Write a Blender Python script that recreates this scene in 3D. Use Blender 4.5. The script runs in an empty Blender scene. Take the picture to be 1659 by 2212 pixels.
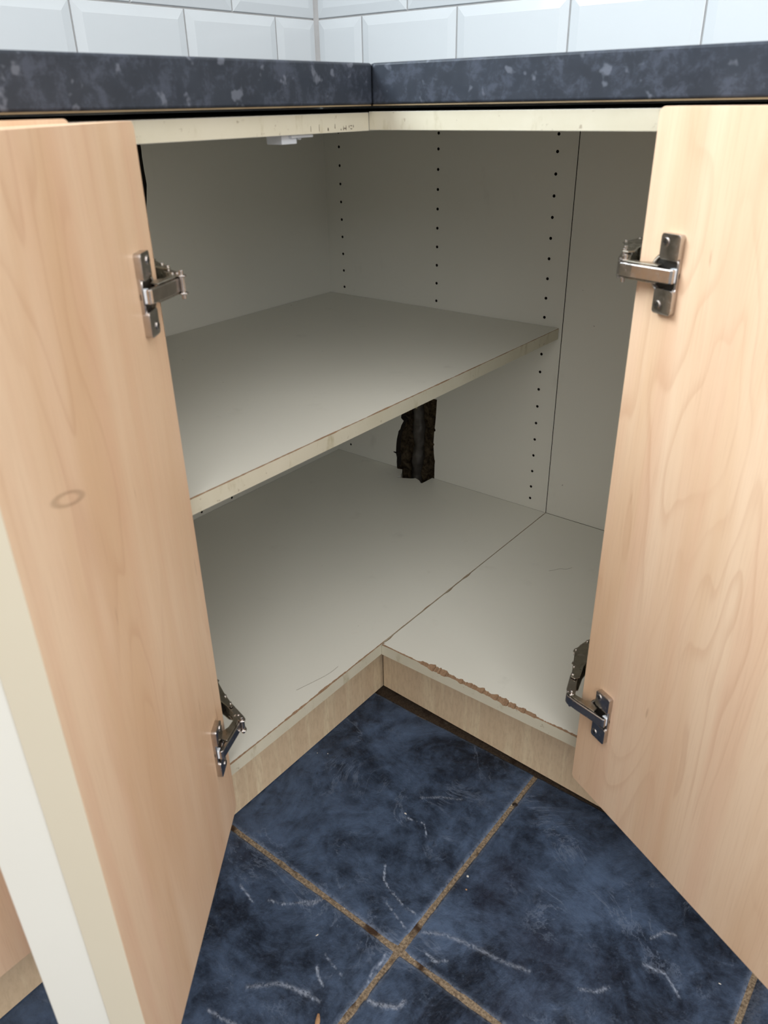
import bpy, bmesh, math, random
from mathutils import Matrix, Vector
from mathutils.geometry import tessellate_polygon
from mathutils import noise as mnoise

# ------------------------------------------------------------------ scene frame
# u runs along the right-hand wall, v along the left-hand wall (both from the room corner), z up
# z = 0 is the top of the cabinet's base board, the tiled floor lies at z = FZ
scn = bpy.context.scene
COL = scn.collection
FZ = -0.168
W1, V1 = 0.5207, 0.5033          # front planes of the two cabinet legs
TH = 0.018

def P(u, v, z=0.0):
    return Vector((u, -v, z))

# camera
cam_d = bpy.data.cameras.new('camera'); cam = bpy.data.objects.new('camera', cam_d); COL.objects.link(cam)
Rv = Vector((0.7864529, 0.6174037, -0.0174503)); Uv = Vector((-0.2766628, 0.3773935, 0.8837600)); Fv = Vector((-0.5522223, 0.6902078, -0.4676149))
cam.matrix_world = Matrix(((Rv.x, Uv.x, -Fv.x, 1.0894), (Rv.y, Uv.y, -Fv.y, -1.20157), (Rv.z, Uv.z, -Fv.z, 0.69256), (0, 0, 0, 1)))
cam_d.sensor_fit = 'HORIZONTAL'; cam_d.sensor_width = 36.0; cam_d.lens = 36.0 * 1670.65 / 1659
cam_d.clip_start = 0.02
cam_d.dof.use_dof = True; cam_d.dof.focus_distance = 1.25; cam_d.dof.aperture_fstop = 12.0
scn.camera = cam

# daylight of the room: soft sky from above, cooler window light from the left, bounce from the ceiling, plus two added fills
world = bpy.data.worlds.new('room_light'); scn.world = world; world.use_nodes = True
wb = world.node_tree.nodes['Background']; wb.inputs[0].default_value = (0.95, 0.97, 1.0, 1); wb.inputs[1].default_value = 0.70

def area(name, loc, target, sx, sy, power, color):
    l = bpy.data.lights.new(name, 'AREA'); l.shape = 'RECTANGLE'; l.size = sx; l.size_y = sy; l.energy = power; l.color = color
    o = bpy.data.objects.new(name, l); COL.objects.link(o); o.location = loc
    o.rotation_euler = (Vector(target) - Vector(loc)).to_track_quat('-Z', 'Y').to_euler()
    return o
area('window_daylight', P(-0.02, 1.35, 1.46), P(0.98, 1.35, 1.1), 1.15, 0.66, 43.0, (0.82, 0.93, 1.0))
area('ceiling_bounce', P(1.7, 2.0, 2.5), P(0.8, 0.9, 0.2), 2.6, 2.6, 57.0, (1.0, 0.98, 0.94))
area('side_fill', P(3.9, 1.0, 1.35), P(0.3, 0.7, 0.4), 1.6, 1.6, 28.0, (1.0, 0.96, 0.92))  # added fill standing in for room bounce, no lamp there
area('diagonal_fill', P(3.2, 3.2, 1.9), P(0.5, 0.5, 0.2), 1.6, 1.0, 22.0, (0.94, 0.97, 1.0))  # added diagonal fill to balance brightness, no window behind it
scn.view_settings.view_transform = 'Standard'; scn.view_settings.look = 'None'
scn.view_settings.gamma = 1.0; scn.view_settings.exposure = 0.0; scn.view_settings.use_curve_mapping = False

# ------------------------------------------------------------------ materials
def srgb(r, g, b):
    f = lambda c: (c / 255 / 12.92) if c / 255 <= 0.04045 else ((c / 255 + 0.055) / 1.055) ** 2.4
    return (f(r), f(g), f(b), 1)

class Nt:
    def __init__(s, name, rough=0.5, metal=0.0, spec=0.5):
        s.m = bpy.data.materials.new(name); s.m.use_nodes = True; s.t = s.m.node_tree; s.n = s.t.nodes
        s.b = s.n['Principled BSDF']; s.b.inputs['Roughness'].default_value = rough; s.b.inputs['Metallic'].default_value = metal
        s.b.inputs['Specular IOR Level'].default_value = spec
        tc = s.n.new('ShaderNodeTexCoord'); s.obj = tc.outputs['Object']
    def link(s, a, b): s.t.links.new(a, b)
    def mapc(s, scale, src=None, loc=(0, 0, 0)):
        n = s.n.new('ShaderNodeMapping'); n.inputs['Scale'].default_value = scale; n.inputs['Location'].default_value = loc
        s.link(src or s.obj, n.inputs[0]); return n.outputs[0]
    def geo(s):
        return s.n.new('ShaderNodeNewGeometry').outputs['Position']
    def noise(s, vec, scale, detail=3, rough=0.55, dist=0.0):
        n = s.n.new('ShaderNodeTexNoise'); n.inputs['Scale'].default_value = scale; n.inputs['Detail'].default_value = detail
        n.inputs['Roughness'].default_value = rough; n.inputs['Distortion'].default_value = dist
        s.link(vec, n.inputs['Vector']); return n.outputs['Fac']
    def math(s, op, a, b=None, c=None):
        n = s.n.new('ShaderNodeMath'); n.operation = op
        for i, x in enumerate((a, b, c)):
            if x is None: continue
            if isinstance(x, (int, float)): n.inputs[i].default_value = x
            else: s.link(x, n.inputs[i])
        return n.outputs[0]
    def rng(s, x, a, b, c=0.0, d=1.0):
        n = s.n.new('ShaderNodeMapRange'); n.inputs[1].default_value = a; n.inputs[2].default_value = b
        n.inputs[3].default_value = c; n.inputs[4].default_value = d; n.interpolation_type = 'SMOOTHSTEP'
        s.link(x, n.inputs[0]); return n.outputs[0]
    def mix(s, f, a, b, mode='MIX'):
        n = s.n.new('ShaderNodeMix'); n.data_type = 'RGBA'; n.blend_type = mode
        if isinstance(f, (int, float)): n.inputs[0].default_value = f
        else: s.link(f, n.inputs[0])
        for i, x in ((6, a), (7, b)):
            if isinstance(x, tuple): n.inputs[i].default_value = x
            else: s.link(x, n.inputs[i])
        return n.outputs[2]
    def col(s, x):
        if isinstance(x, tuple): s.b.inputs['Base Color'].default_value = x
        else: s.link(x, s.b.inputs['Base Color'])
        return s
    def rough(s, x): s.link(x, s.b.inputs['Roughness'])
    def bump(s, h, strength=0.3, dist=0.001):
        n = s.n.new('ShaderNodeBump'); n.inputs['Strength'].default_value = strength; n.inputs['Distance'].default_value = dist
        s.link(h, n.inputs['Height']); s.link(n.outputs[0], s.b.inputs['Normal'])

def m_melamine():
    k = Nt('grey_white_melamine', 0.42, spec=0.4); g = k.geo()
    c = k.mix(k.noise(g, 3.0, 2), srgb(216, 214, 204), srgb(223, 221, 211))
    sp = k.rng(k.noise(g, 70, 2, 0.5), 0.765, 0.80)
    c = k.mix(k.math('MULTIPLY', sp, 0.55), c, srgb(120, 112, 98))
    sm = k.rng(k.noise(k.mapc((1, 1, 0.4), g), 16, 4, 0.6), 0.62, 0.8)
    c = k.mix(k.math('MULTIPLY', sm, 0.16), c, srgb(120, 115, 100))
    k.col(c); k.bump(k.noise(g, 900, 2), 0.06, 0.0004); return k.m
def m_cream():
    k = Nt('cream_edge_banding', 0.55, spec=0.35); g = k.geo()
    c = k.mix(k.noise(g, 22, 4, 0.6), srgb(206, 200, 182), srgb(190, 183, 160))
    gr = k.rng(k.noise(k.mapc((1, 1, 0.35), g, (3, 1, 0)), 42, 5, 0.62), 0.56, 0.72)
    c = k.mix(k.math('MULTIPLY', gr, 0.55), c, srgb(150, 138, 100))
    ed = k.rng(k.noise(g, 120, 3, 0.6), 0.66, 0.74)
    c = k.mix(k.math('MULTIPLY', ed, 0.45), c, srgb(110, 84, 58))
    k.col(c); k.bump(k.noise(g, 300, 3), 0.15, 0.0005); return k.m
def m_core():
    k = Nt('bare_chipboard', 0.95, spec=0.1); g = k.geo()
    c = k.mix(k.noise(g, 420, 4, 0.7), srgb(108, 78, 58), srgb(184, 154, 124))
    k.col(c); k.bump(k.noise(g, 700, 4, 0.7), 0.9, 0.002); return k.m
def m_beech(name='beech_foil', light=srgb(232, 203, 173), dark=srgb(218, 182, 147), stain=False):
    k = Nt(name, 0.38, spec=0.4)
    info = k.n.new('ShaderNodeObjectInfo'); v = k.n.new('ShaderNodeVectorMath'); v.operation = 'ADD'
    sc = k.n.new('ShaderNodeVectorMath'); sc.operation = 'SCALE'; sc.inputs[0].default_value = (7.0, 0.0, 5.0)
    k.link(info.outputs['Random'], sc.inputs['Scale']); k.link(k.obj, v.inputs[0]); k.link(sc.outputs[0], v.inputs[1]); o = v.outputs[0]
    big = k.noise(k.mapc((10, 10, 1.3), o), 1.0, 3, 0.6, 0.4)
    c = k.mix(k.rng(big, 0.32, 0.68), light, dark)
    band = k.noise(k.mapc((34, 34, 1.2), o), 1.0, 2, 0.5, 0.2)
    c = k.mix(k.math('MULTIPLY', k.rng(band, 0.45, 0.72), 0.4), c, srgb(220, 178, 148))
    ring = k.noise(k.mapc((9, 9, 1.9), o), 1.0, 2.5, 0.45, 0.35)
    fr = k.math('FRACT', k.math('MULTIPLY', ring, 15.0))
    line = k.math('MULTIPLY', k.rng(fr, 0.0, 0.5, 0.0, 1.0), k.rng(fr, 0.62, 0.5, 0.0, 1.0))
    line = k.math('POWER', line, 3.0)
    msk = k.rng(k.noise(k.mapc((5, 5, 1.2), o), 1.0, 2), 0.45, 0.62)
    c = k.mix(k.math('MULTIPLY', k.math('MULTIPLY', line, msk), 0.24), c, srgb(184, 134, 100))
    fib = k.noise(k.mapc((520, 520, 14), o), 1.0, 3, 0.6)
    c = k.mix(k.math('MULTIPLY', k.rng(fib, 0.45, 0.75), 0.16), c, srgb(178, 132, 98))
    flk = k.rng(k.noise(k.mapc((110, 110, 16), o), 1.0, 1), 0.74, 0.79)
    c = k.mix(k.math('MULTIPLY', flk, 0.35), c, srgb(150, 104, 74))
    if stain:   # a hollow pencil-grey rub mark low on the inner face
        sx = k.n.new('ShaderNodeSeparateXYZ'); k.link(k.obj, sx.inputs[0])
        a = k.math('DIVIDE', k.math('SUBTRACT', sx.outputs[0], 0.2235), 0.0200)
        b = k.math('DIVIDE', k.math('ADD', k.math('SUBTRACT', sx.outputs[2], 0.5165), k.math('MULTIPLY', a, -0.0066)), 0.0046)
        d = k.math('SQRT', k.math('ADD', k.math('MULTIPLY', a, a), k.math('MULTIPLY', b, b)))
        ringm = k.math('MULTIPLY', k.rng(d, 0.45, 0.85), k.rng(d, 1.25, 0.95))
        c = k.mix(k.math('MULTIPLY', ringm, 0.34), c, srgb(112, 82, 56))
    k.col(c); k.bump(fib, 0.05, 0.0004); return k.m
def m_plinth():
    k = Nt('plinth_wood_foil', 0.5, spec=0.35)
    c = k.mix(k.noise(k.mapc((14, 14, 3), k.obj), 1.0, 3), srgb(226, 204, 172), srgb(206, 180, 148))
    st = k.rng(k.noise(k.mapc((60, 60, 4), k.obj), 1.0, 3, 0.65), 0.5, 0.7)
    c = k.mix(k.math('MULTIPLY', st, 0.55), c, srgb(236, 220, 186))
    wv = k.noise(k.mapc((190, 190, 60), k.obj), 1.0, 3, 0.65)
    c = k.mix(k.math('MULTIPLY', k.rng(wv, 0.4, 0.7), 0.3), c, srgb(176, 150, 118))
    k.col(c); k.bump(wv, 0.15, 0.0005); return k.m
def m_worktop():
    k = Nt('slate_laminate', 0.42, spec=0.25); g = k.geo()
    base = k.mix(k.noise(g, 26, 4, 0.6), srgb(35, 39, 46), srgb(54, 60, 70))
    fl = k.rng(k.noise(g, 60, 6, 0.72, 0.3), 0.46, 0.66)
    base = k.mix(k.math('MULTIPLY', fl, 0.34), base, srgb(90, 96, 112))
    f2 = k.rng(k.noise(g, 75, 2, 0.5), 0.63, 0.72)
    base = k.mix(k.math('MULTIPLY', f2, 0.35), base, srgb(134, 139, 152))
    k.col(base); k.rough(k.rng(k.noise(g, 30, 4), 0.3, 0.7, 0.36, 0.55)); k.bump(k.noise(g, 500, 2), 0.08, 0.0004); return k.m
def m_simple(name, c1, c2, scale, rough, spec=0.4, metal=0.0, bump=0.0, detail=3):
    k = Nt(name, rough, metal, spec); g = k.geo(); f = k.noise(g, scale, detail, 0.6)
    k.col(k.mix(f, c1, c2))
    if bump: k.bump(f, bump, 0.001)
    return k.m
def m_slate():
    k = Nt('blue_slate_tile', 0.5, spec=0.22); g = k.geo()
    n1 = k.noise(g, 6.5, 8, 0.68, 0.7); n2 = k.noise(g, 34, 7, 0.72, 0.3)
    f = k.math('ADD', k.math('MULTIPLY', n1, 0.62), k.math('MULTIPLY', n2, 0.38))
    c = k.mix(k.rng(f, 0.36, 0.66), srgb(18, 25, 37), srgb(76, 93, 119))
    pur = k.rng(k.noise(g, 4.0, 4, 0.6), 0.5, 0.7)
    c = k.mix(k.math('MULTIPLY', pur, 0.35), c, srgb(44, 45, 60))
    gr = k.rng(k.noise(g, 150, 6, 0.8), 0.52, 0.72)
    c = k.mix(k.math('MULTIPLY', gr, 0.34), c, srgb(88, 103, 126))
    dk = k.rng(k.noise(g, 75, 5, 0.75), 0.61, 0.72)
    c = k.mix(k.math('MULTIPLY', dk, 0.55), c, srgb(14, 20, 32))
    rg = k.math('ABSOLUTE', k.math('SUBTRACT', k.noise(g, 9, 7, 0.72, 0.9), 0.5))
    vein = k.math('MULTIPLY', k.rng(rg, 0.02, 0.0), k.rng(k.noise(g, 11, 4, 0.6), 0.48, 0.62))
    c = k.mix(k.math('MULTIPLY', vein, 0.34), c, srgb(118, 130, 150))
    at = k.n.new('ShaderNodeAttribute'); at.attribute_name = 'scuff'
    sc = k.math('MULTIPLY', at.outputs['Fac'], k.rng(k.noise(g, 260, 4, 0.7), 0.34, 0.56))
    c = k.mix(k.math('MULTIPLY', sc, 0.85), c, srgb(164, 175, 194))
    k.col(c); k.rough(k.rng(f, 0.3, 0.7, 0.36, 0.56))
    k.bump(k.math('ADD', k.math('MULTIPLY', n1, 2.0), n2), 0.55, 0.004); return k.m
def m_grout():
    k = Nt('floor_grout', 0.9, spec=0.2); g = k.geo()
    c = k.mix(k.rng(k.noise(g, 300, 4, 0.7), 0.3, 0.7), srgb(96, 82, 67), srgb(162, 145, 122))
    c = k.mix(k.rng(k.noise(g, 24, 3, 0.6), 0.55, 0.66), c, srgb(62, 46, 34))
    c = k.mix(k.rng(k.noise(g, 190, 2, 0.5), 0.72, 0.76), c, srgb(206, 196, 180))
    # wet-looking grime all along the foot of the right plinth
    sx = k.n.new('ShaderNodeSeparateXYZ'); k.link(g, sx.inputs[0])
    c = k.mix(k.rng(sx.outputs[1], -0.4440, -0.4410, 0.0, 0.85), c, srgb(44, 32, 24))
    k.col(c); k.bump(k.noise(g, 500, 4, 0.7), 0.8, 0.002); return k.m
def m_steel(name, c1, c2, rough, rust=0.0):
    k = Nt(name, rough, 1.0); g = k.geo()
    c = k.mix(k.noise(g, 120, 4, 0.6), c1, c2)
    if rust:
        r = k.rng(k.noise(g, 110, 5, 0.7), 0.56, 0.68)
        c = k.mix(k.math('MULTIPLY', r, rust), c, srgb(84, 52, 34))
        k.link(k.rng(r, 0.0, 1.0, 1.0, 1.0 - rust), k.b.inputs['Metallic'])
    k.col(c); k.rough(k.rng(k.noise(g, 160, 4), 0.3, 0.7, rough * 0.8, rough * 1.4)); return k.m
def m_mortar():
    k = Nt('rough_mortar', 0.95, spec=0.1); g = k.geo(); f = k.noise(g, 60, 6, 0.75, 0.6)
    k.col(k.mix(k.rng(f, 0.35, 0.65), srgb(48, 38, 28), srgb(120, 104, 80))); k.bump(f, 1.0, 0.01); return k.m

M = dict(edge_shade=m_simple('shaded_board_edge', srgb(18, 15, 12), srgb(44, 36, 28), 90, 0.9), mel=m_melamine(), cream=m_cream(), core=m_core(), beech=m_beech(), beech_s=m_beech('beech_foil_marked', stain=True),  # near-black side colour: shade painted into torn edges and pin holes
         plinth=m_plinth(), wt=m_worktop(), under=m_simple('worktop_backing', srgb(150, 134, 104), srgb(110, 88, 62), 40, 0.7),
         tile=m_simple('white_glazed_ceramic', srgb(206, 211, 214), srgb(200, 206, 210), 4, 0.12, 0.5),
         wgrout=m_simple('wall_grout', srgb(176, 176, 176), srgb(156, 156, 156), 60, 0.85, 0.2),
         slate=m_slate(), grout=m_grout(),
         chrome=m_steel('nickel_plated_steel', srgb(206, 200, 196), srgb(176, 170, 166), 0.2),
         steel=m_steel('worn_grey_steel', srgb(186, 180, 168), srgb(140, 134, 122), 0.32, 0.4),
         rust=m_steel('rusty_steel', srgb(120, 100, 78), srgb(84, 66, 48), 0.5, 0.9),
         dark=m_simple('dark_recess_metal', srgb(52, 48, 44), srgb(26, 24, 22), 60, 0.4, 0.5),
         nylon=m_simple('white_nylon', srgb(226, 232, 238), srgb(214, 220, 228), 20, 0.35),
         mortar=m_mortar(), pipe=m_simple('lumpy_grey_mortar', srgb(44, 40, 36), srgb(96, 90, 82), 70, 0.55, 0.5, bump=1.0, detail=6),
         plaster=m_simple('painted_plaster', srgb(226, 226, 222), srgb(218, 218, 214), 8, 0.8),
         post_c=m_simple('cream_post_foil', srgb(216, 206, 184), srgb(210, 200, 177), 6, 0.5),
         post_w=m_simple('white_post_foil', srgb(232, 230, 220), srgb(226, 223, 212), 5, 0.5),
         frame=m_simple('white_window_plastic', srgb(236, 238, 238), srgb(228, 230, 231), 8, 0.35),
         ink=m_simple('dark_smudge', srgb(70, 58, 50), srgb(112, 98, 84), 200, 0.8),
         crumb_w=m_simple('pale_crumb', srgb(222, 220, 214), srgb(176, 170, 160), 300, 0.8),
         crumb_t=m_simple('tan_chip', srgb(176, 140, 104), srgb(148, 112, 82), 200, 0.8),
         crumb_d=m_simple('dark_blob', srgb(26, 18, 14), srgb(40, 30, 24), 100, 0.6),
         hair=m_simple('hair', srgb(96, 86, 74), srgb(120, 110, 96), 50, 0.6))
gm = bpy.data.materials.new('window_glass'); gm.use_nodes = True
gb = gm.node_tree.nodes['Principled BSDF']; gb.inputs['Transmission Weight'].default_value = 1.0; gb.inputs['Roughness'].default_value = 0.02; gb.inputs['IOR'].default_value = 1.45
M['glass'] = gm

# ------------------------------------------------------------------ mesh helpers
def mk(name, verts, faces, mats, parent=None, fm=None, fix=True, smooth=False, bevel=0.0, seg=2):
    me = bpy.data.meshes.new(name); bm = bmesh.new()
    vs = [bm.verts.new(v) for v in verts]
    for i, f in enumerate(faces):
        try: fc = bm.faces.new([vs[j] for j in f])
        except ValueError: continue
        if fm: fc.material_index = fm[i]
        fc.smooth = smooth
    if fix: bmesh.ops.recalc_face_normals(bm, faces=bm.faces)
    if bevel > 0:
        bmesh.ops.bevel(bm, geom=[e for e in bm.edges if len(e.link_faces) == 2 and e.calc_face_angle(0) > 0.5], offset=bevel, segments=seg, profile=0.5, affect='EDGES', clamp_overlap=True)
        for f in bm.faces: f.smooth = smooth
    bm.to_mesh(me); bm.free()
    for m in (mats if isinstance(mats, list) else [mats]): me.materials.append(m)
    o = bpy.data.objects.new(name, me); COL.objects.link(o)
    if parent is not None: o.parent = parent
    return o

class MB:
    """collects simple solids into one mesh; q maps (a, b, c) to space"""
    def __init__(s, q=None): s.v = []; s.f = []; s.m = []; s.q = q or (lambda a, b, c: P(a, b, c))
    def add(s, vs, fs, mi=0):
        n = len(s.v); s.v += [s.q(*v) for v in vs]; s.f += [tuple(n + i for i in f) for f in fs]; s.m += [mi] * len(fs); return s
    def box(s, a0, a1, b0, b1, c0, c1, mi=0):
        vs = [(a, b, c) for c in (c0, c1) for (a, b) in ((a0, b0), (a1, b0), (a1, b1), (a0, b1))]
        return s.add(vs, [(3, 2, 1, 0), (4, 5, 6, 7), (0, 1, 5, 4), (1, 2, 6, 5), (2, 3, 7, 6), (3, 0, 4, 7)], mi)
    def prism(s, poly, c0, c1, mi=0, axis=2):
        n = len(poly)
        def pt(p, c): return (p[0], p[1], c) if axis == 2 else ((p[0], c, p[1]) if axis == 1 else (c, p[0], p[1]))
        vs = [pt(p, c0) for p in poly] + [pt(p, c1) for p in poly]
        tri = tessellate_polygon([[Vector((p[0], p[1], 0)) for p in poly]])
        fs = [tuple(t) for t in tri] + [tuple(n + i for i in t) for t in tri]
        fs += [(i, (i + 1) % n, n + (i + 1) % n, n + i) for i in range(n)]
        return s.add(vs, fs, mi)
    def cyl(s, c, r, h0, h1, axis=2, n=12, mi=0, r2=None):
        poly = [(c[0] + r * math.cos(2 * math.pi * i / n), c[1] + r * math.sin(2 * math.pi * i / n)) for i in range(n)]
        return s.prism(poly, h0, h1, mi, axis)
    def build(s, name, mats, parent=None, **k):
        return mk(name, s.v, s.f, mats, parent, fm=s.m, **k)

def slab_outline(name, loops, a, b, mats, parent, q, mi_side=0):
    """flat plate with holes: loops in 2D, thickness from a to b along the third axis via q(x, y, t)"""
    L = [[Vector((p[0], p[1], 0)) for p in l] for l in loops]
    tri = tessellate_polygon(L); flat = [p for l in loops for p in l]; n = len(flat)
    vs = [q(p[0], p[1], a) for p in flat] + [q(p[0], p[1], b) for p in flat]
    fs = [tuple(t) for t in tri] + [tuple(n + i for i in reversed(t)) for t in tri]; fm = [0] * len(fs); k = 0
    for l in loops:
        m = len(l)
        for i in range(m):
            j = (i + 1) % m; fs.append((k + i, k + j, n + k + j, n + k + i)); fm.append(mi_side)
        k += m
    return mk(name, vs, fs, mats, parent, fm=fm)

def empty(name, loc=(0, 0, 0)):
    o = bpy.data.objects.new(name, None); COL.objects.link(o); o.location = loc; o.empty_display_size = 0.05; return o
def tag(o, label=None, cat=None, group=None, kind=None):
    if label: o['label'] = label
    if cat: o['category'] = cat
    if group: o['group'] = group
    if kind: o['kind'] = kind
    return o
def bx(name, u0, u1, v0, v1, z0, z1, mat, parent=None, bevel=0.0008, seg=1):
    return MB().box(u0, u1, v0, v1, z0, z1).build(name, mat, parent, bevel=bevel, seg=seg)
rnd = random.Random(7)

# ------------------------------------------------------------------ setting: floor
floor = bx('floor', -0.09, 4.2, -0.09, 4.2, -0.26, FZ - 0.0016, M['grout'], bevel=0)
tag(floor, kind='structure')
PT, GR = 0.330, 0.0064
U0, V0 = 0.7515 - PT, 0.768 - PT
# relief ledges and scuffs of the four tiles in view, given as floor coordinates
SC = [[(0.640, .613), (.648, .604), (.666, .600), (.678, .618), (.687, .625), (.694, .625)]]
def px2floor(x, y):
    d = Fv + Rv * ((x - 829.5) / 1670.65) - Uv * ((y - 1106) / 1670.65); t = (FZ - 0.69256) / d.z
    p = Vector((1.0894, -1.20157, 0.69256)) + d * t; return (p.x, -p.y)
s1 = 360 / 1659
def c1(pts): return [px2floor(640 + x * s1, 1750 + y * s1) for x, y in pts]
def c2(pts): return [px2floor(380 + x * .771, 1650 + y * .771) for x, y in pts]
SC = [(c1([(885, 540), (870, 690), (930, 790), (1020, 890), (1080, 970), (1190, 1030)]), 1.0, .0011),
      (c1([(900, 920), (980, 1030), (1100, 1190)]), .7, .001),
      (c1([(1110, 75), (1170, 105), (1270, 130), (1290, 200), (1290, 270), (1325, 290)]), 1.0, .001),
      (c1([(720, 1900), (790, 1930), (860, 1945), (930, 1950), (1000, 1975), (1075, 1905)]), 1.3, .0026),
      (c1([(205, 1560), (215, 1650), (260, 1745)]), 1.0, .0016),
      (c1([(0, 1810), (120, 1850), (240, 1900)]), .8, .0016),
      (c1([(0, 920), (150, 940), (270, 885)]), .8, .0016),
      (c1([(900, 1420), (830, 1530), (760, 1600), (720, 1700)]), .7, .0014),
      (c1([(290, 1440), (360, 1540), (450, 1640)]), .6, .001),
      (c1([(1310, 1430), (1360, 1500), (1440, 1500), (1500, 1490)]), .7, .0012),
      (c2([(1310, 560), (1340, 575), (1370, 585), (1385, 610), (1410, 650)]), 1.0, .0017),
      (c2([(180, 340), (215, 385)]), .8, .0014), (c2([(260, 380), (290, 392), (330, 390), (410, 380)]), .8, .0014),
      (c2([(200, 625), (290, 615), (370, 645)]), .8, .0026), (c2([(700, 530), (730, 555), (760, 550)]), .7, .0014),
      (c2([(1330, 490), (1370, 470), (1400, 480)]), .8, .002), (c2([(1130, 630), (1180, 640), (1215, 625)]), .6, .002),
      (c2([(690, 470), (760, 480), (840, 515), (930, 560), (990, 580)]), .5, .003), (c2([(1300, 200), (1330, 215), (1360, 225)]), .4, .002),
      (c2([(690, 95), (740, 92), (800, 100)]), .5, .002), (c2([(90, 690), (130, 715), (180, 735)]), .8, .002)]
def seg_d(px, py, a, b):
    dx, dy = b[0] - a[0], b[1] - a[1]; L = dx * dx + dy * dy
    t = max(0, min(1, ((px - a[0]) * dx + (py - a[1]) * dy) / L)); ex, ey = px - a[0] - t * dx, py - a[1] - t * dy
    s = (dx * ey - dy * ex); return math.hypot(ex, ey), (1 if s > 0 else -1)
def tile_mesh(u0, v0, N, detailed):
    W = PT - GR; vs = []; sc = []; fs = []
    near = []
    if detailed:
        for pl, st, w in SC:
            if any(u0 - .03 < a[0] < u0 + W + .03 and v0 - .03 < a[1] < v0 + W + .03 for a in pl): near.append((pl, st, w))
    for j in range(N + 1):
        for i in range(N + 1):
            x, y = W * i / N, W * j / N; gx, gy = u0 + x, v0 + y
            e = min(x, y, W - x, W - y)
            h = 0.0012 * mnoise.fractal(Vector((gx * 14, gy * 14, 3.1)), 1.0, 2.0, 4) + 0.0005 * mnoise.noise(Vector((gx * 70, gy * 70, 0)))
            s = 0.0
            wob = 0.0012 * mnoise.noise(Vector((gx * 160, gy * 160, 5)))
            for pl, st, w in near:
                dd = min((seg_d(gx, gy, pl[k], pl[k + 1]) for k in range(len(pl) - 1)), key=lambda t: t[0])
                d = abs(dd[0] + wob)
                w_ = w * .62
                if d < w * 4:
                    s = max(s, 1.25 * st * math.exp(-(d / w_) ** 2)); h += 0.0011 * st * math.exp(-(d / (1.5 * w)) ** 2) * dd[1]
            h = max(-0.0008, min(0.0008, h)) - 0.0008
            if e < 0.005:
                h -= 0.0012 * (1 - e / 0.005) ** 2; s = max(s, 0.30 * (1 - e / 0.005))
            vs.append(P(gx, gy, FZ + h + 0.0006)); sc.append(min(1.0, s))
    for j in range(N):
        for i in range(N):
            a = j * (N + 1) + i; fs.append((a, a + N + 1, a + N + 2, a + 1))
    ring = [i for i in range(N + 1)] + [(j * (N + 1) + N) for j in range(1, N + 1)] + [N * (N + 1) + i for i in range(N - 1, -1, -1)] + [j * (N + 1) for j in range(N - 1, 0, -1)]
    b = len(vs)
    for k in ring: vs.append(Vector((vs[k].x, vs[k].y, FZ - 0.008))); sc.append(0)
    n = len(ring)
    for k in range(n): fs.append((ring[k], ring[(k + 1) % n], b + (k + 1) % n, b + k))
    return vs, fs, sc
for i in range(-2, 7):
    for j in range(-2, 7):
        u0, v0 = U0 + i * PT + GR / 2, V0 + j * PT + GR / 2
        if (i < 0 and j < 3) or (j < 0 and i < 3): continue
        det = (0 <= i <= 1 and 0 <= j <= 1)
        vs, fs, sc = tile_mesh(u0, v0, 150 if det else 18, det)
        me = bpy.data.meshes.new('floor_tile'); me.from_pydata(vs, [], fs); me.update()
        for p in me.polygons: p.use_smooth = True
        at = me.attributes.new('scuff', 'FLOAT', 'POINT'); at.data.foreach_set('value', sc)
        me.materials.append(M['slate'])
        o = bpy.data.objects.new('floor_tile', me); COL.objects.link(o); o.parent = floor

# ------------------------------------------------------------------ setting: tiled walls
WP = 0.045                       # tiles' backs lie on this plane behind the cabinet's back
def wq_right(a, z, t): return P(a, -WP - 0.008 + t, z)      # a along u, t out of the wall
def wq_left(a, z, t): return P(-WP - 0.008 + t, a, z)
ZT, TP = 0.7295, 0.2015
wall_r = MB().box(-0.15, 4.2, -0.15, -WP - 0.008, -0.26, 2.6).build('wall_right', M['plaster']); tag(wall_r, kind='structure')
lo, hi, vz0, vz1 = 1.08, 1.80, 0.78, 1.92
mw = MB(); X0, X1 = -0.15, -WP - 0.008
mw.box(X0, X1, -WP - 0.008, 4.2, -0.26, lo); mw.box(X0, X1, -WP - 0.008, 4.2, hi, 2.6)
mw.box(X0, X1, -WP - 0.008, vz0, lo, hi); mw.box(X0, X1, vz1, 4.2, lo, hi)
wall_l = mw.build('wall_left', M['plaster']); tag(wall_l, kind='structure')
MB().box(-0.05, 1.0, -WP - 0.0082, -WP - 0.0065, FZ, 0.68).build('bare_masonry', M['mortar'], wall_r)
win = empty('window_1', P(-0.10, 1.35, lo)); tag(win, kind='structure')
wm = MB(lambda a, b, c: P(a, b, c) - P(-0.10, 1.35, lo))
wm.box(-0.13, -0.07, vz0, vz0 + .06, lo, hi).box(-0.13, -0.07, vz1 - .06, vz1, lo, hi).box(-0.13, -0.07, vz0 + .06, vz1 - .06, lo, lo + .06).box(-0.13, -0.07, vz0 + .06, vz1 - .06, hi - .06, hi).box(-0.13, -0.07, 1.32, 1.38, lo + .06, hi - .06)
wm.build('window_frame', M['frame'], win)
for a, b in ((vz0 + .06, 1.32), (1.38, vz1 - .06)):
    MB(lambda x, y, z: P(x, y, z) - P(-0.10, 1.35, lo)).box(-0.103, -0.099, a, b, lo + .06, hi - .06).build('pane', M['glass'], win)

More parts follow.
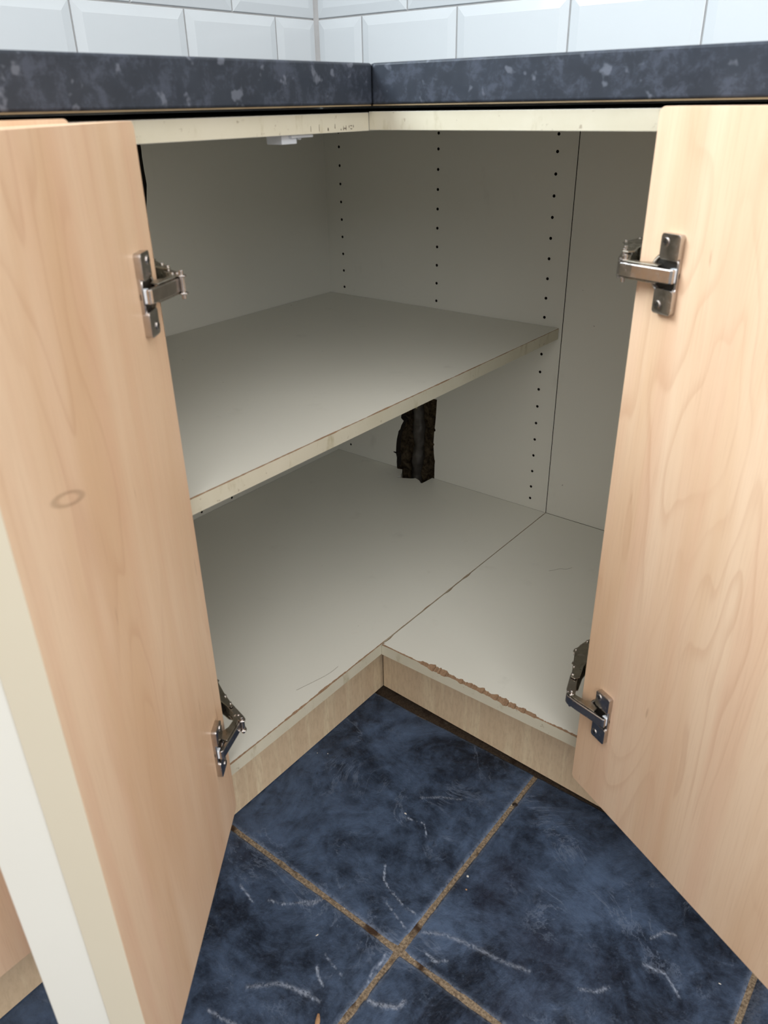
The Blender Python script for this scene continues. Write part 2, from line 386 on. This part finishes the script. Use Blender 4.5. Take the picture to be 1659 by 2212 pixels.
def metro(a0, a1, z0, z1, q):
    """bevelled wall tile: raised flat field with sloping borders"""
    g = 0.0014; a0 += g; a1 -= g; z0 += g; z1 -= g; w = min(0.014, (a1 - a0) * .35); t0, t1 = 0.0050, 0.0072
    rect = lambda k: [(a0 + k, z0 + k), (a1 - k, z0 + k), (a1 - k, z1 - k), (a0 + k, z1 - k)]
    vs = []
    for k, t in ((0, 0.0), (0, t0 - .0008), (.0009, t0), (w - .0008, t1 - .0003), (w + .001, t1)):
        vs += [q(a, z, t) for a, z in rect(k)]
    fs = []
    for r in range(4):
        for i in range(4): fs.append((r * 4 + i, r * 4 + (i + 1) % 4, r * 4 + 4 + (i + 1) % 4, r * 4 + 4 + i))
    fs += [(16, 17, 18, 19), (3, 2, 1, 0)]
    return vs, fs
def tile_wall(wall, q, first, second, end):
    for row in range(4):
        z0 = ZT + row * 0.1005; z1 = z0 + 0.1005; j = (first if row % 2 == 0 else second)
        a = -WP + 0.001
        while a < end:
            b = j if j > a + .02 else j + TP
            vs, fs = metro(a, b, z0, z1, q)
            mk('wall_tile', vs, fs, M['tile'], wall)
            a = b; j = b + TP
    # grout bed behind the tiles
    vs = [q(a, z, t) for t in (0, 0.0030) for a, z in ((-WP, ZT), (end + TP, ZT), (end + TP, ZT + .404), (-WP, ZT + .404))]
    mk('wall_grout', vs, [(3, 2, 1, 0), (4, 5, 6, 7), (0, 1, 5, 4), (1, 2, 6, 5), (2, 3, 7, 6), (3, 0, 4, 7)], M['wgrout'], wall)
tile_wall(wall_r, wq_right, 0.0605, 0.161, 1.6)
tile_wall(wall_l, wq_left, 0.0570, 0.156, 1.6)
# silicone corner bead between the two tiled walls
MB().prism([(-WP - .006, -WP - .006), (-WP + .004, -WP - .004), (-WP + .0005, -WP + .0005), (-WP - .004, -WP + .004)], ZT, ZT + 0.40).build('corner_sealant', M['wgrout'], wall_r)

# ------------------------------------------------------------------ worktops (meeting on the re-entrant corner)
WU, WV, Z0W, Z1W = 0.5299, 0.5079, 0.6900, 0.7279
def worktop(poly, name, label):
    n = len(poly); e = 0.0035
    cx = sum(p[0] for p in poly) / n; cy = sum(p[1] for p in poly) / n
    b = MB(); b.prism(poly, Z0W + 0.0012, Z1W, 0)
    o = b.build(name, [M['wt'], M['under']], bevel=0.0022, seg=3, smooth=False)
    return o
wl = worktop([(-WP + .001, -WP + .002), (WU, WV + .0006), (WU, 1.46), (-WP + .001, 1.46)], 'worktop', '')
wr = worktop([(-WP + .002, -WP + .001), (1.46, -WP + .001), (1.46, WV), (WU + .0006, WV)], 'worktop', '')
tag(wl, 'dark slate-effect laminate worktop running to the left, its front edge in shade', 'worktop')
tag(wr, 'dark slate-effect laminate worktop running to the right, its front edge lit bluish', 'worktop')
MB().prism([(-WP + .002, -WP + .004), (WU - .001, WV + .001), (WU - .001, 1.455), (-WP + .002, 1.455)], Z0W, Z0W + 0.0011).build('backing_sheet', M['under'], wl)
MB().prism([(-WP + .004, -WP + .002), (1.455, -WP + .002), (1.455, WV - .001), (WU, WV - .001)], Z0W, Z0W + 0.0011).build('backing_sheet', M['under'], wr)

# ------------------------------------------------------------------ corner cabinet
cab = empty('corner_cabinet', P(0, 0, -TH))
tag(cab, 'open white corner base cabinet with both beech doors swung wide', 'cabinet')
OFF = Vector((0, 0, TH))
def CP(u, v, z): return P(u, v, z) + OFF
LE, RE = 0.800, 0.829            # inner faces of the two end panels
ZB = 0.667                       # underside of the top panel
def circle(cu, cz, r=0.0026, n=8):
    return [(cu + r * math.cos(6.2832 * i / n), cz + r * math.sin(6.2832 * i / n)) for i in range(n)]
holes = [0.6458] + [0.6213 - 0.032 * i for i in range(19)] + [0.0208]
# torn opening at the foot of the right-hand back panel
tear = [(0.1662, 0.0), (0.1655, .012), (0.1662, .022), (0.1640, .031), (0.1575, .0325), (0.1574, .0345), (0.1640, .0350), (0.1645, .046), (0.1655, .056), (.1668, .066), (0.1700, .0777), (.1712, .084), (0.1757, .0894), (.1790, .099), (0.1851, .1097), (0.1781, .1146),
        (.1800, .130), (.1795, .150), (.1820, .172), (0.2676, .173), (.2664, .150), (.2650, .130), (0.2632, .112), (.2650, .1085), (.2648, .1055), (.2622, .104), (.2612, .090), (0.2605, .0790), (.2625, .077), (.2622, .074), (.2607, .073), (.2620, .055), (.2635, .043), (0.2650, .0405), (.2646, .037), (.2640, .030), (.2640, .012), (0.2638, 0.0)]
tearp = [(a, b) for a, b in tear]
outline = [(0.0, 0.0)] + tearp + [(W1 - .0006, 0.0), (W1 - .0006, ZB - .0005), (0.0, ZB - .0005)]
loops = [outline]
for cu in (0.0374, 0.2626, 0.4858):
    for z in holes:
        if 0.15 < cu < 0.27 and z < 0.185: continue
        loops.append(circle(cu, z))
slab_outline('back_panel', loops, 0.0, -0.016, [M['mel'], M['edge_shade']], cab, lambda x, y, t: CP(x, t, y), 1)
slab_outline('back_panel', [[(W1 + .0006, 0), (RE + .018, 0), (RE + .018, ZB - .0005), (W1 + .0006, ZB - .0005)]], -0.0004, -0.016, [M['mel'], M['core']], cab, lambda x, y, t: CP(x, t, y), 1)
# left-hand back panel stops short with a ragged sawn edge
rag = []
for i in range(68):
    z = (ZB - .0005) * (1 - i / 67); base = (0.4124 if z > 0.585 else 0.4124 + 0.0065 * min(1, (0.585 - z) / 0.035)) - (0.0015 * math.exp(-((z - 0.592) / .006) ** 2))
    rag.append((base + 0.0011 * mnoise.noise(Vector((z * 60, 1, 0))) + (rnd.random() - .5) * 0.0012, z))
lh = [circle(v, z) for v, z in ((0.3207, .0075), (0.3969, .008))]
slab_outline('back_panel', [[(0.0, 0.0)] + rag[::-1] + [(0.0, ZB - .0005)]] + lh, 0.0, -0.016, [M['mel'], M['edge_shade']], cab, lambda x, y, t: CP(t, x, y), 1)
slab_outline('back_panel', [[(0.462, 0), (LE, 0), (LE, ZB - .0005), (0.462, ZB - .0005)]], 0.0, -0.016, [M['mel'], M['core']], cab, lambda x, y, t: CP(t, x, y), 1)
# end panels with cream front banding
def panel(name, boxes, parent=cab):
    b = MB(CP)
    for x in boxes: b.box(*x)
    return b.build(name, [M['mel'], M['cream']], parent, bevel=0.0004, seg=1)
panel('side_panel', [(0.0, W1 - .0008, LE, LE + TH, 0.0003, ZB - .0003, 0), (W1 - .0008, W1, LE, LE + TH, 0.0003, ZB - .0003, 1)])
panel('side_panel', [(RE, RE + TH, 0.0, V1 - .0008, 0.0003, ZB - .0003, 0), (RE, RE + TH, V1 - .0008, V1, 0.0003, ZB - .0003, 1)])
# top panels; their front edges are the cream rails
panel('top_panel', [(-.016, W1 - .001, -.016, LE + TH, ZB, 0.6840, 0), (W1 - .001, W1, V1, LE + TH, ZB, 0.6840, 1)])
panel('top_panel', [(W1 - .0004, RE + TH, -.016, V1 - .001, ZB + .0006, 0.6848, 0), (W1 + .0003, RE + TH, V1 - .001, V1, ZB + .0006, 0.6848, 1)])

def board(name, pts, z1, thick, parent, q=CP):
    """pts: (u, v, du, dv, chip): chip = depth of the broken-away melamine; du,dv = inward direction"""
    n = len(pts)
    top = [(p[0] + p[2] * p[4], p[1] + p[3] * p[4]) for p in pts]
    mid = [(p[0], p[1]) for p in pts]
    tri = tessellate_polygon([[Vector((a, b, 0)) for a, b in top]])
    vs = [q(a, b, z1) for a, b in top] + [q(p[0], p[1], z1 - (min(.0062, p[4] * (.55 + .4 * mnoise.noise(Vector((p[0] * 60, p[1] * 60, 3))))) if p[4] > 0 else 0)) for p in pts] + [q(a, b, z1 - thick) for a, b in mid]
    fs = [tuple(t) for t in tri]; fm = [0] * len(fs)
    fs += [tuple(2 * n + i for i in reversed(t)) for t in tri]; fm += [0] * len(tri)
    for i in range(n):
        j = (i + 1) % n; front = pts[i][4] > 0 or pts[j][4] > 0
        if front: fs.append((i, j, n + j, n + i)); fm.append(1); fs.append((n + i, n + j, 2 * n + j, 2 * n + i)); fm.append(2)
        else: fs.append((i, j, n + j, n + i)); fm.append(0); fs.append((n + i, n + j, 2 * n + j, 2 * n + i)); fm.append(0)
    return mk(name, vs, fs, [M['mel'], M['core'], M['cream']], parent, fm=fm)
def chips(t, amp, seed, lo=0.0004):
    a = 0.5 + 0.5 * mnoise.noise(Vector((t * 30, seed, 0))); b = 0.5 + 0.5 * mnoise.noise(Vector((t * 150, seed, 7)))
    return lo + amp * max(0, a * 0.9 + b * 0.5 - 0.35) + amp * 0.25 * rnd.random()
# base board of the left leg: chipped front edge, torn notch behind the hole in the back panel
fl = [(0.2639, 0.0004), (0.259, 0.0), (0.2567, 0.0327), (0.2539, 0.0347), (.2505, .031), (.2440, .0262), (.2380, .0235), (0.2307, 0.0219), (.2280, .0260), (0.2256, 0.0281), (.2160, .0330), (0.2068, 0.038), (0.1962, 0.0414), (.1965, .0340), (0.1968, 0.0262), (.1900, .0130), (0.1829, 0.0030), (.1770, .0045), (0.1713, 0.0057)]
pts = [(0.0005, 0.0005, 0, 0, 0)] + [(0.1664, .0005, 0, 0, 0)] + [(a, b + .0002, 0, 0, 0) for a, b in fl[::-1]] + [(W1, 0.0005, 0, 0, 0)]
N = 260
for i in range(N + 1):
    v = 0.004 + (LE - .0005 - 0.004) * i / N
    if v < V1 - 0.004:
        am = 0.0003 if v < .25 else 0.0005 + 0.0014 * max(0, mnoise.noise(Vector((v * 45, 2, 2))))
        pts.append((W1 - .0004, v, -1, 0, am + 0.0001 * rnd.random()))
    else:
        amp = 0.0018 if v < .58 else (0.0035 if v < .70 else 0.002)
        pts.append((W1, v, -1, 0, chips(v, amp, 1.3)))
pts.append((0.0005, LE - .0005, 0, 0, 0))
board('base_board', pts, 0.0, TH, cab)
pts = [(W1 + .0006, 0.0005, 0, 0, 0), (RE - .0005, .0005, 0, 0, 0), (RE - .0005, V1, 0, 0, 0)]
for i in range(170):
    u = RE - .002 - (RE - .002 - W1 - .002) * i / 169; d = u - W1
    amp = 0.0026 if d < .05 else (0.0105 if .07 < d < .25 else 0.0045)
    pts.append((u, V1, 0, -1, chips(u, amp, 4.1)))
pts.append((W1 + .0006, V1, 0.7, -0.7, 0.006))
for i in range(160):
    v = V1 - .004 - (V1 - .008) * i / 159
    am = (0.0003 if v < .25 else 0.0005 + 0.0030 * max(0, mnoise.noise(Vector((v * 38, 5, 2)))))
    pts.append((W1 + .0004, v, 1, 0, am))
board('base_board', pts, -0.0003, TH, cab)
# shelf of the left leg
ZS = 0.3512
pts = [(0.0012, 0.0012, 0, 0, 0), (W1 - .0075, .0012, 0, 0, 0), (W1 - .0052, .0030, 0, 0, 0)]
for i in range(200):
    v = 0.004 + (LE - .0015 - .004) * i / 199
    pts.append((W1 - .0050, v, -1, 0, chips(v, 0.0010 if v < .25 else .0019, 9.2)))
pts.append((0.0012, LE - .0015, 0, 0, 0))
board('shelf', pts, ZS, TH, cab)
# white plastic bracket hanging behind the left rail
b = MB(CP)
b.box(0.492, 0.514, 0.5815, 0.612, 0.6640, 0.6668).box(0.489, 0.510, 0.601, 0.6215, 0.6588, 0.6668).box(0.498, 0.506, 0.590, 0.5945, 0.6620, 0.6645)
br = b.build('plastic_bracket', M['nylon'], cab, bevel=0.0008, seg=2); tag(br, 'small white plastic bracket')
# dark transfer smudges near the corner of the left rail
b = MB(CP); u = W1 + .0001; e = .00025
for v, z, h, w in ((.5671, .6690, .0028, .0016), (.5568, .6707, .0042, .0007), (.5478, .6688, .0016, .0010), (.5440, .6688, .0040, .0007), (.5400, .6688, .0044, .0008), (.5420, .6700, .0009, .0030), (.5320, .6722, .0008, .0030), (.5320, .6694, .0008, .0028), (.5285, .6708, .0024, .0008), (.5352, .6708, .0022, .0008), (.5920, .6690, .0050, .0004), (.5800, .6690, .0060, .0004)):
    b.prism([(v - w / 2, z), (v + w / 2, z + .0003), (v + w / 2 - .0003, z + h), (v - w / 2 + .0002, z + h * .93)], u, u + e, 0, 0)
b.build('ink_smudge', M['ink'], cab)

# ------------------------------------------------------------------ doors with their hinge cups and arms
def ro(cx, cy, w, h, r, n=5):
    pts = []
    for sx, sy, a0 in ((1, 1, 0), (-1, 1, 90), (-1, -1, 180), (1, -1, 270)):
        for i in range(n + 1):
            a = math.radians(a0 + 90 * i / n); pts.append((cx + sx * (w / 2 - r) + r * math.cos(a), cy + sy * (h / 2 - r) + r * math.sin(a)))
    return pts
def door(hu, hv, ang, zb, W, H, sgn, mat, label, post):
    """local frame: x = s along the door from its hinge edge, n = out of the inner face, z up"""
    a = math.radians(ang)
    q = lambda s, n, z: Vector((s, sgn * n, z))
    Ws = W - (0.0012 if post else 0)
    b = MB(q); b.prism(ro(Ws / 2, H / 2, Ws, H, 0.0055), -TH, 0.0, 0, 1)
    # the outline is given as (s, z): prism with axis 1 stacks along n
    d = b.build('cabinet_door', mat, cab, bevel=0.0007, seg=2)
    d.location = CP(hu, hv, zb); d.rotation_euler = (0, 0, -a); tag(d, label)
    if post:
        # corner post closing the L-shaped front: cream strip and white strip side by side
        b = MB(q); b.box(Ws + .0002, W, -0.0275, 0.0, 0, H).box(Ws - .0180, Ws + .0002, -0.0275, -TH - .0003, 0, H); o = b.build('corner_post', M['post_c'], d, bevel=0.0008, seg=2); tag(o, 'cream edge strip of the corner post')
        b = MB(q); b.box(W - .0190, W - .0012, -0.0700, -0.0281, 0, H); o = b.build('corner_post', M['post_w'], d, bevel=0.0008, seg=2); tag(o, 'white strip of the corner post')
    def hinge(zc):
        z0 = zc - zb
        # flange: two screw tabs joined by a rim, pressed from thick plate
        tabs = []
        f = MB(q)
        f.prism(ro(.0367, z0 + .0215, .0205, .0200, .0028), 0.0, .0056, 0, 1)
        f.prism(ro(.0367, z0 - .0215, .0205, .0200, .0028), 0.0, .0056, 0, 1)
        f.box(.0442, .0467, 0.0, .0028, z0 - .0150, z0 + .0150)
        f.build('hinge_flange', M['chrome'], d, bevel=0.0013, seg=3, smooth=True)
        # rim strip on the far side of the cup and the low base under it
        f = MB(q)
        # cup: raised lip with a sunken floor
        n = 28; R0, R1, c = .0175, .0148, .0332
        vs = []; fs = []
        for r, h in ((R0, 0), (R0 - .0004, .0028), (R0 - .0012, .0036), (R1 + .0006, .0036), (R1, .0028), (R1 - .001, .0006), (.002, .0004)):
            for i in range(n): t = 6.28319 * i / n; vs.append((min(c + r * math.cos(t), .0460), h, z0 + r * math.sin(t)))
        for k in range(6):
            for i in range(n): j = (i + 1) % n; fs.append((k * n + i, k * n + j, (k + 1) * n + j, (k + 1) * n + i))
        fs.append(tuple(6 * n + i for i in range(n)))
        f.add(vs, fs); f.build('hinge_cup', M['chrome'], d, smooth=True)
        f = MB(q); f.cyl((c, z0), .0138, .0007, .0014, 1, 24); f.build('cup_floor', M['dark'], d)
        # white nylon bush between flange and arm
        f = MB(q); f.prism(ro(.0428, z0, .0062, .0110, .0012), .0012, .0056, 0, 1); f.build('nylon_bush', M['nylon'], d, bevel=.0008, seg=2, smooth=True)
        # arm: thick cranked strap with cheeks
        path = [(.0466, .0056), (.0467, .0082), (.0448, .0098), (.0100, .0176), (-.0020, .0194), (-.0066, .0184), (-.0080, .0150), (-.0066, .0140), (-.0040, .0158), (.0100, .0145), (.0330, .0086), (.0400, .0062)]
        f = MB(q); f.prism(path, z0 - .0056, z0 + .0056, 0, 2); f.build('hinge_arm', M['chrome'], d, bevel=.0008, seg=2)
        ck = [(.0300, .0040), (.0320, .0110), (.0060, .0166), (-.0060, .0172), (-.0110, .0120), (-.0080, .0080), (.0020, .0110), (.0120, .0080), (.0180, .0030)]
        for s in (-1, 1):
            f = MB(q); f.prism(ck, z0 + s * .0060, z0 + s * .0073, 0, 2); f.build('arm_cheek', M['steel'], d, bevel=.0004, seg=1)
        for px_, py_ in ((-.0070, .0150), (-.0068, .0112)):
            f = MB(q); f.cyl((px_, py_), .0016, z0 - .0084, z0 + .0084, 2, 10); f.build('pivot_pin', M['chrome'], d)
        for s in (-1, 1):
            cs, cz = .0318, z0 + s * .0248
            f = MB(q); f.cyl((cs, cz), .0036, .0050, .0064, 1, 16)
            f.build('screw', M['chrome'], d, bevel=.0006, seg=2)
            f = MB(q); f.box(cs - .0022, cs + .0022, .0058, .0066, cz - .0006, cz + .0006).box(cs - .0006, cs + .0006, .0058, .0066, cz - .0022, cz + .0022); f.build('screw_slot', M['dark'], d)
    for zc in (0.566, 0.0968): hinge(zc)
    return d
dl = door(0.5503, 0.8143, 53.94, -0.0308, 0.2949, 0.715, 1, M['beech_s'], 'left beech door with a cream and white corner post along its free edge', True)
dr = door(0.8405, 0.5386, 25.94, -0.0284, 0.2960, 0.715, -1, M['beech'], 'right beech door swung open to the right', False)

# hinge bodies on the end panels: d = depth in from the front edge, l = distance off the panel
def hinge_body(side, zc):
    q = (lambda d, l, z: CP(W1 - d, LE - l, z)) if side == 'L' else (lambda d, l, z: CP(V_(d), 0, 0))
    if side == 'R': q = lambda d, l, z: CP(0.825 - l + 0.004 * max(0, min(1, (.004 - l) / .004)), V1 - d, z)
    b = MB(q)
    # mounting wing plate on the panel
    b.prism([(.030, zc - .026), (.048, zc - .026), (.050, zc - .012), (.062, zc - .009), (.062, zc + .009), (.050, zc + .012), (.048, zc + .026), (.030, zc + .026), (.028, zc + .012), (.012, zc + .009), (.012, zc - .009), (.028, zc - .012)], .0002, .0022, 0, 1)
    b.build('mounting_plate', M['steel'], cab, bevel=.0005, seg=1)
    # main channel, deeper at the front where the linkage pivots; a folded sheet box
    ch = [(-.0240, .0052), (-.0200, .0064), (.0000, .0132), (.0190, .0212), (.0205, .0240), (.0260, .0246), (.0290, .0228), (.0400, .0216), (.0560, .0176), (.0560, .0026), (.0020, .0026), (-.0200, .0000), (-.0250, .0020)]
    b = MB(q); b.prism(ch, zc + .0086, zc + .0100).prism(ch, zc - .0100, zc - .0086).prism([(-.0195, .0050), (.0000, .0118), (.0190, .0198), (.0260, .0228), (.0400, .0202), (.0545, .0164), (.0545, .0150), (.0400, .0186), (.0260, .0206), (.0190, .0178), (.0000, .0098), (-.0190, .0034)], zc - .0090, zc + .0090)
    b.build('hinge_body', M['steel'], cab, bevel=.0004, seg=1)
    # links reaching out to the knee at the door's arm
    kn = [(-.0150, .0060), (-.0180, .0082), (-.0440, .0022), (-.0490, .0004), (-.0512, -.0030), (-.0480, -.0065), (-.0440, -.0060), (-.0300, -.0012), (-.0180, .0016)]
    for z_ in (-1, 1):
        b = MB(q); b.prism(kn, zc + z_ * .0062, zc + z_ * .0076); b.build('hinge_link', M['chrome'], cab, bevel=.0004, seg=1)
    b = MB(q); b.prism([(-.0190, .0066), (-.0440, .0012), (-.0485, -.0010), (-.0475, -.0040), (-.0430, -.0030), (-.0200, .0030)], zc - .0056, zc + .0056); b.build('hinge_link', M['steel'], cab, bevel=.0004, seg=1)
    for dd, ll in ((-.0468, -.0030), (-.0195, .0052), (-.0060, .0098), (.0240, .0218), (.0470, .0180)):
        b = MB(q); b.cyl((dd, ll), .0018, zc - .0114, zc + .0114, 2, 10); b.build('pivot_pin', M['chrome'], cab, bevel=.0004, seg=1)
    for dd in (.030, .044):      # adjusting screws on the open side
        b = MB(q); b.cyl((dd, zc), .0036, .0180, .0256, 1, 14); b.build('adjusting_screw', M['chrome'], cab, bevel=.0005, seg=1)
for zc in (0.566, 0.0968):
    hinge_body('L', zc); hinge_body('R', zc)
# levelling legs under the base boards
for u, v in ((.05, .05), (.42, .05), (.05, .74), (.40, .74), (.40, .38), (.76, .06), (.76, .36)):
    b = MB(CP); b.cyl((u, v), .016, FZ + .008, -TH - .0002, 2, 12).cyl((u, v), .028, FZ + .0012, FZ + .008, 2, 16)
    b.build('leg', M['dark'], cab)

# ------------------------------------------------------------------ neighbours and plinths
nl = empty('base_cabinet', P(0, LE + .022, -TH)); tag(nl, 'closed base cabinet left of the open corner unit, plain beech door', 'cabinet')
def unit(root, flip):
    o0 = root.location.copy()
    f = (lambda a, b, c: P(a, b, c) - o0) if not flip else (lambda a, b, c: P(b, a, c) - o0)
    a1, b0, b1 = (W1 - .006, LE + .0205, 1.44) if not flip else (V1 - .006, RE + .0205, 1.44)
    for nm, bb in (('side_panel', (0, a1, b0, b0 + TH, -TH, .684)), ('side_panel', (0, a1, b1 - TH, b1, -TH, .684)), ('base_board', (0, a1, b0 + TH, b1 - TH, -TH, 0)), ('top_panel', (0, a1, b0 + TH, b1 - TH, .666, .684)), ('back_panel', (0, .008, b0 + TH, b1 - TH, 0, .666))):
        MB(f).box(*bb).build(nm, M['mel'], root, bevel=.0004, seg=1)
    return f, a1, b1
f, a1, b1 = unit(nl, False)
dn = MB(lambda s, n, z: Vector((s, n, z))).prism(ro(.29, .3550, .58, .710, .004), 0, .018, 0, 1).build('door', M['beech'], nl, bevel=.0007, seg=2)
dn.location = P(.5106, .8535, -.0235) - nl.location; dn.rotation_euler = (0, 0, -math.pi / 2)
nr = empty('base_cabinet', P(RE + .022, 0, -TH)); tag(nr, 'closed base cabinet right of the open corner unit, hidden behind its door', 'cabinet')
f, a1, b1 = unit(nr, True)
dn = MB(lambda s, n, z: Vector((s, n, z))).prism(ro(.285, .3525, .57, .705, .004), -.018, 0, 0, 1).build('door', M['beech'], nr, bevel=.0007, seg=2)
dn.location = P(.8600, .5000, -.0235) - nr.location
def plinth(p0, p1, name_label, zb):
    d = Vector((p1[0] - p0[0], -(p1[1] - p0[1]), 0)); L = d.length
    o = empty('x'); bpy.data.objects.remove(o)
    side = 1
    me = MB(lambda s, n, z: Vector((s, n, z))).box(0, L, 0, .016, zb, -TH - .0006).build('plinth', M['plinth'], bevel=.0006, seg=1)
    me.location = P(p0[0], p0[1], 0); me.rotation_euler = (0, 0, math.atan2(d.y, d.x)); tag(me, name_label, 'plinth'); return me
# left plinth runs along v (n points away from the room), right plinth along u slightly out of square
pl = plinth((0.4565, 1.43), (0.4555, 0.4190), 'pale wood-effect plinth board under the left leg of the cabinets', FZ + .0006)
pl.location = P(.4660 - .0049, 1.43, 0); pl.rotation_euler = (0, 0, math.atan2(1.0, -.0056))
pr = plinth((0.4597, 0.4245), (1.43, 0.471), 'pale wood-effect plinth board under the right leg of the cabinets', -.1625)

# ------------------------------------------------------------------ pipe in the wall cavity
vs, fs = [], []; n = 18; zs = [FZ - .002 + .0045 * i for i in range(95)]
for k, z in enumerate(zs):
    r0 = 0.0115 + 0.0030 * math.sin(z * 95) * math.exp(-abs(math.sin(z * 40)))
    for i in range(n):
        t = 6.28319 * i / n; r = r0 + 0.0042 * mnoise.noise(Vector((math.cos(t) * 1.6, math.sin(t) * 1.6, z * 75))) + .001 * mnoise.noise(Vector((math.cos(t) * 6, math.sin(t) * 6, z * 260)))
        vs.append(P(0.196 + .004 * math.sin(z * 21) + r * math.cos(t), -0.0350 + min(r, .0165) * math.sin(t), z))
for k in range(len(zs) - 1):
    for i in range(n): j = (i + 1) % n; fs.append((k * n + i, k * n + j, (k + 1) * n + j, (k + 1) * n + i))
fs += [tuple(range(n)), tuple((len(zs) - 1) * n + i for i in range(n))]
pipe = mk('wall_pipe', vs, fs, M['pipe'], smooth=True); tag(pipe, 'lumpy dark mortar-caked pipe seen through the torn hole in the back panel', 'pipe')
cl = MB().prism([(.2005, .137), (.2065, .136), (.2085, .142), (.207, .149), (.201, .150), (.199, .143)], -.0180, -.0160, 0, 1).build('pipe_clip', m_simple('cream_plastic', srgb(196, 190, 150), srgb(170, 160, 120), 40, .5), bevel=.0008, seg=2)
tag(cl, 'small cream chip of plaster beside the pipe at the top of the torn hole', 'debris')

# ------------------------------------------------------------------ crumbs and hairs
def lump(u, v, z, rx, ry, rz, mat, name, label, cat, seed, rot=0.0, group=None):
    bm = bmesh.new(); bmesh.ops.create_icosphere(bm, subdivisions=2, radius=1.0)
    for w in bm.verts:
        k = 1 + .35 * mnoise.noise(w.co * 1.7 + Vector((seed, 0, 0))); x, y = w.co.x * rx * k, w.co.y * ry * k
        w.co = Vector((x * math.cos(rot) - y * math.sin(rot), x * math.sin(rot) + y * math.cos(rot), w.co.z * rz * k))
    me = bpy.data.meshes.new(name); bm.to_mesh(me); bm.free(); me.materials.append(mat)
    o = bpy.data.objects.new(name, me); COL.objects.link(o); o.location = P(u, v, z + rz * .6); tag(o, label, cat, group); return o
zt = FZ - .0004
lump(.7621, .6389, zt, .0016, .0013, .0009, M['crumb_w'], 'crumb', 'bright white crumb on the large right floor tile beside the grout line', 'crumb', 1)
lump(.6420, .6085, zt, .0019, .0010, .0008, M['crumb_w'], 'crumb', 'tiny white crumb at the end of a scratch on the corner floor tile', 'crumb', 2)
lump(.7709, .6558, zt, .0015, .0012, .0009, M['crumb_t'], 'crumb', 'small yellowish crumb just below the bright white one', 'crumb', 3)
lump(.7307, .8830, zt, .0080, .0026, .0018, M['crumb_t'], 'wood_chip', 'tan sliver of wood lying on the floor at the bottom edge', 'wood chip', 4, rot=-.95)
lump(.7535, .5040, FZ - .0014, .0036, .0034, .0014, M['crumb_d'], 'dirt_blob', 'black blob of dirt on the grout line near the right plinth', 'dirt', 5)
lump(.6645, .8116, zt, .0022, .0008, .0006, M['crumb_w'], 'crumb', 'pale elongated crumb on the lower left floor tile', 'crumb', 6, rot=1.3)
lump(.4700, .5990, zt, .0008, .0007, .0006, M['crumb_w'], 'crumb', 'white dust speck nearest the left plinth, left one of a pair', 'crumb', 7, group='dust specks by the left plinth')
lump(.4833, .5903, zt, .0008, .0007, .0006, M['crumb_w'], 'crumb', 'white dust speck a finger width right of its twin by the left plinth', 'crumb', 8, group='dust specks by the left plinth')
lump(1.0538, .5838, zt, .0016, .0007, .0006, M['crumb_w'], 'crumb', 'pale crumb near the right-hand grout line at the picture edge', 'crumb', 9)
def hair(pts, label):
    cu = bpy.data.curves.new('hair', 'CURVE'); cu.dimensions = '3D'; cu.bevel_depth = .00016; cu.bevel_resolution = 1
    sp = cu.splines.new('NURBS'); sp.points.add(len(pts) - 1)
    for i, (a, b) in enumerate(pts): sp.points[i].co = (*P(a, b, .00022), 1)
    sp.use_endpoint_u = True; sp.order_u = 3; cu.materials.append(M['hair'])
    t = bpy.data.objects.new('hair', cu); COL.objects.link(t)
    dg = bpy.context.evaluated_depsgraph_get(); me = bpy.data.meshes.new_from_object(t.evaluated_get(dg)); bpy.data.objects.remove(t)
    me.name = 'hair'; o = bpy.data.objects.new('hair', me); COL.objects.link(o); tag(o, label, 'hair')
hair([(.622, .182), (.6282, .1751), (.6335, .1639), (.6441, .1615), (.648, .150)], 'single curled hair on the right base board')
hair([(.492, .650), (.497, .630), (.503, .607), (.505, .590), (.504, .5793)], 'long fine hair near the front edge of the left base board')
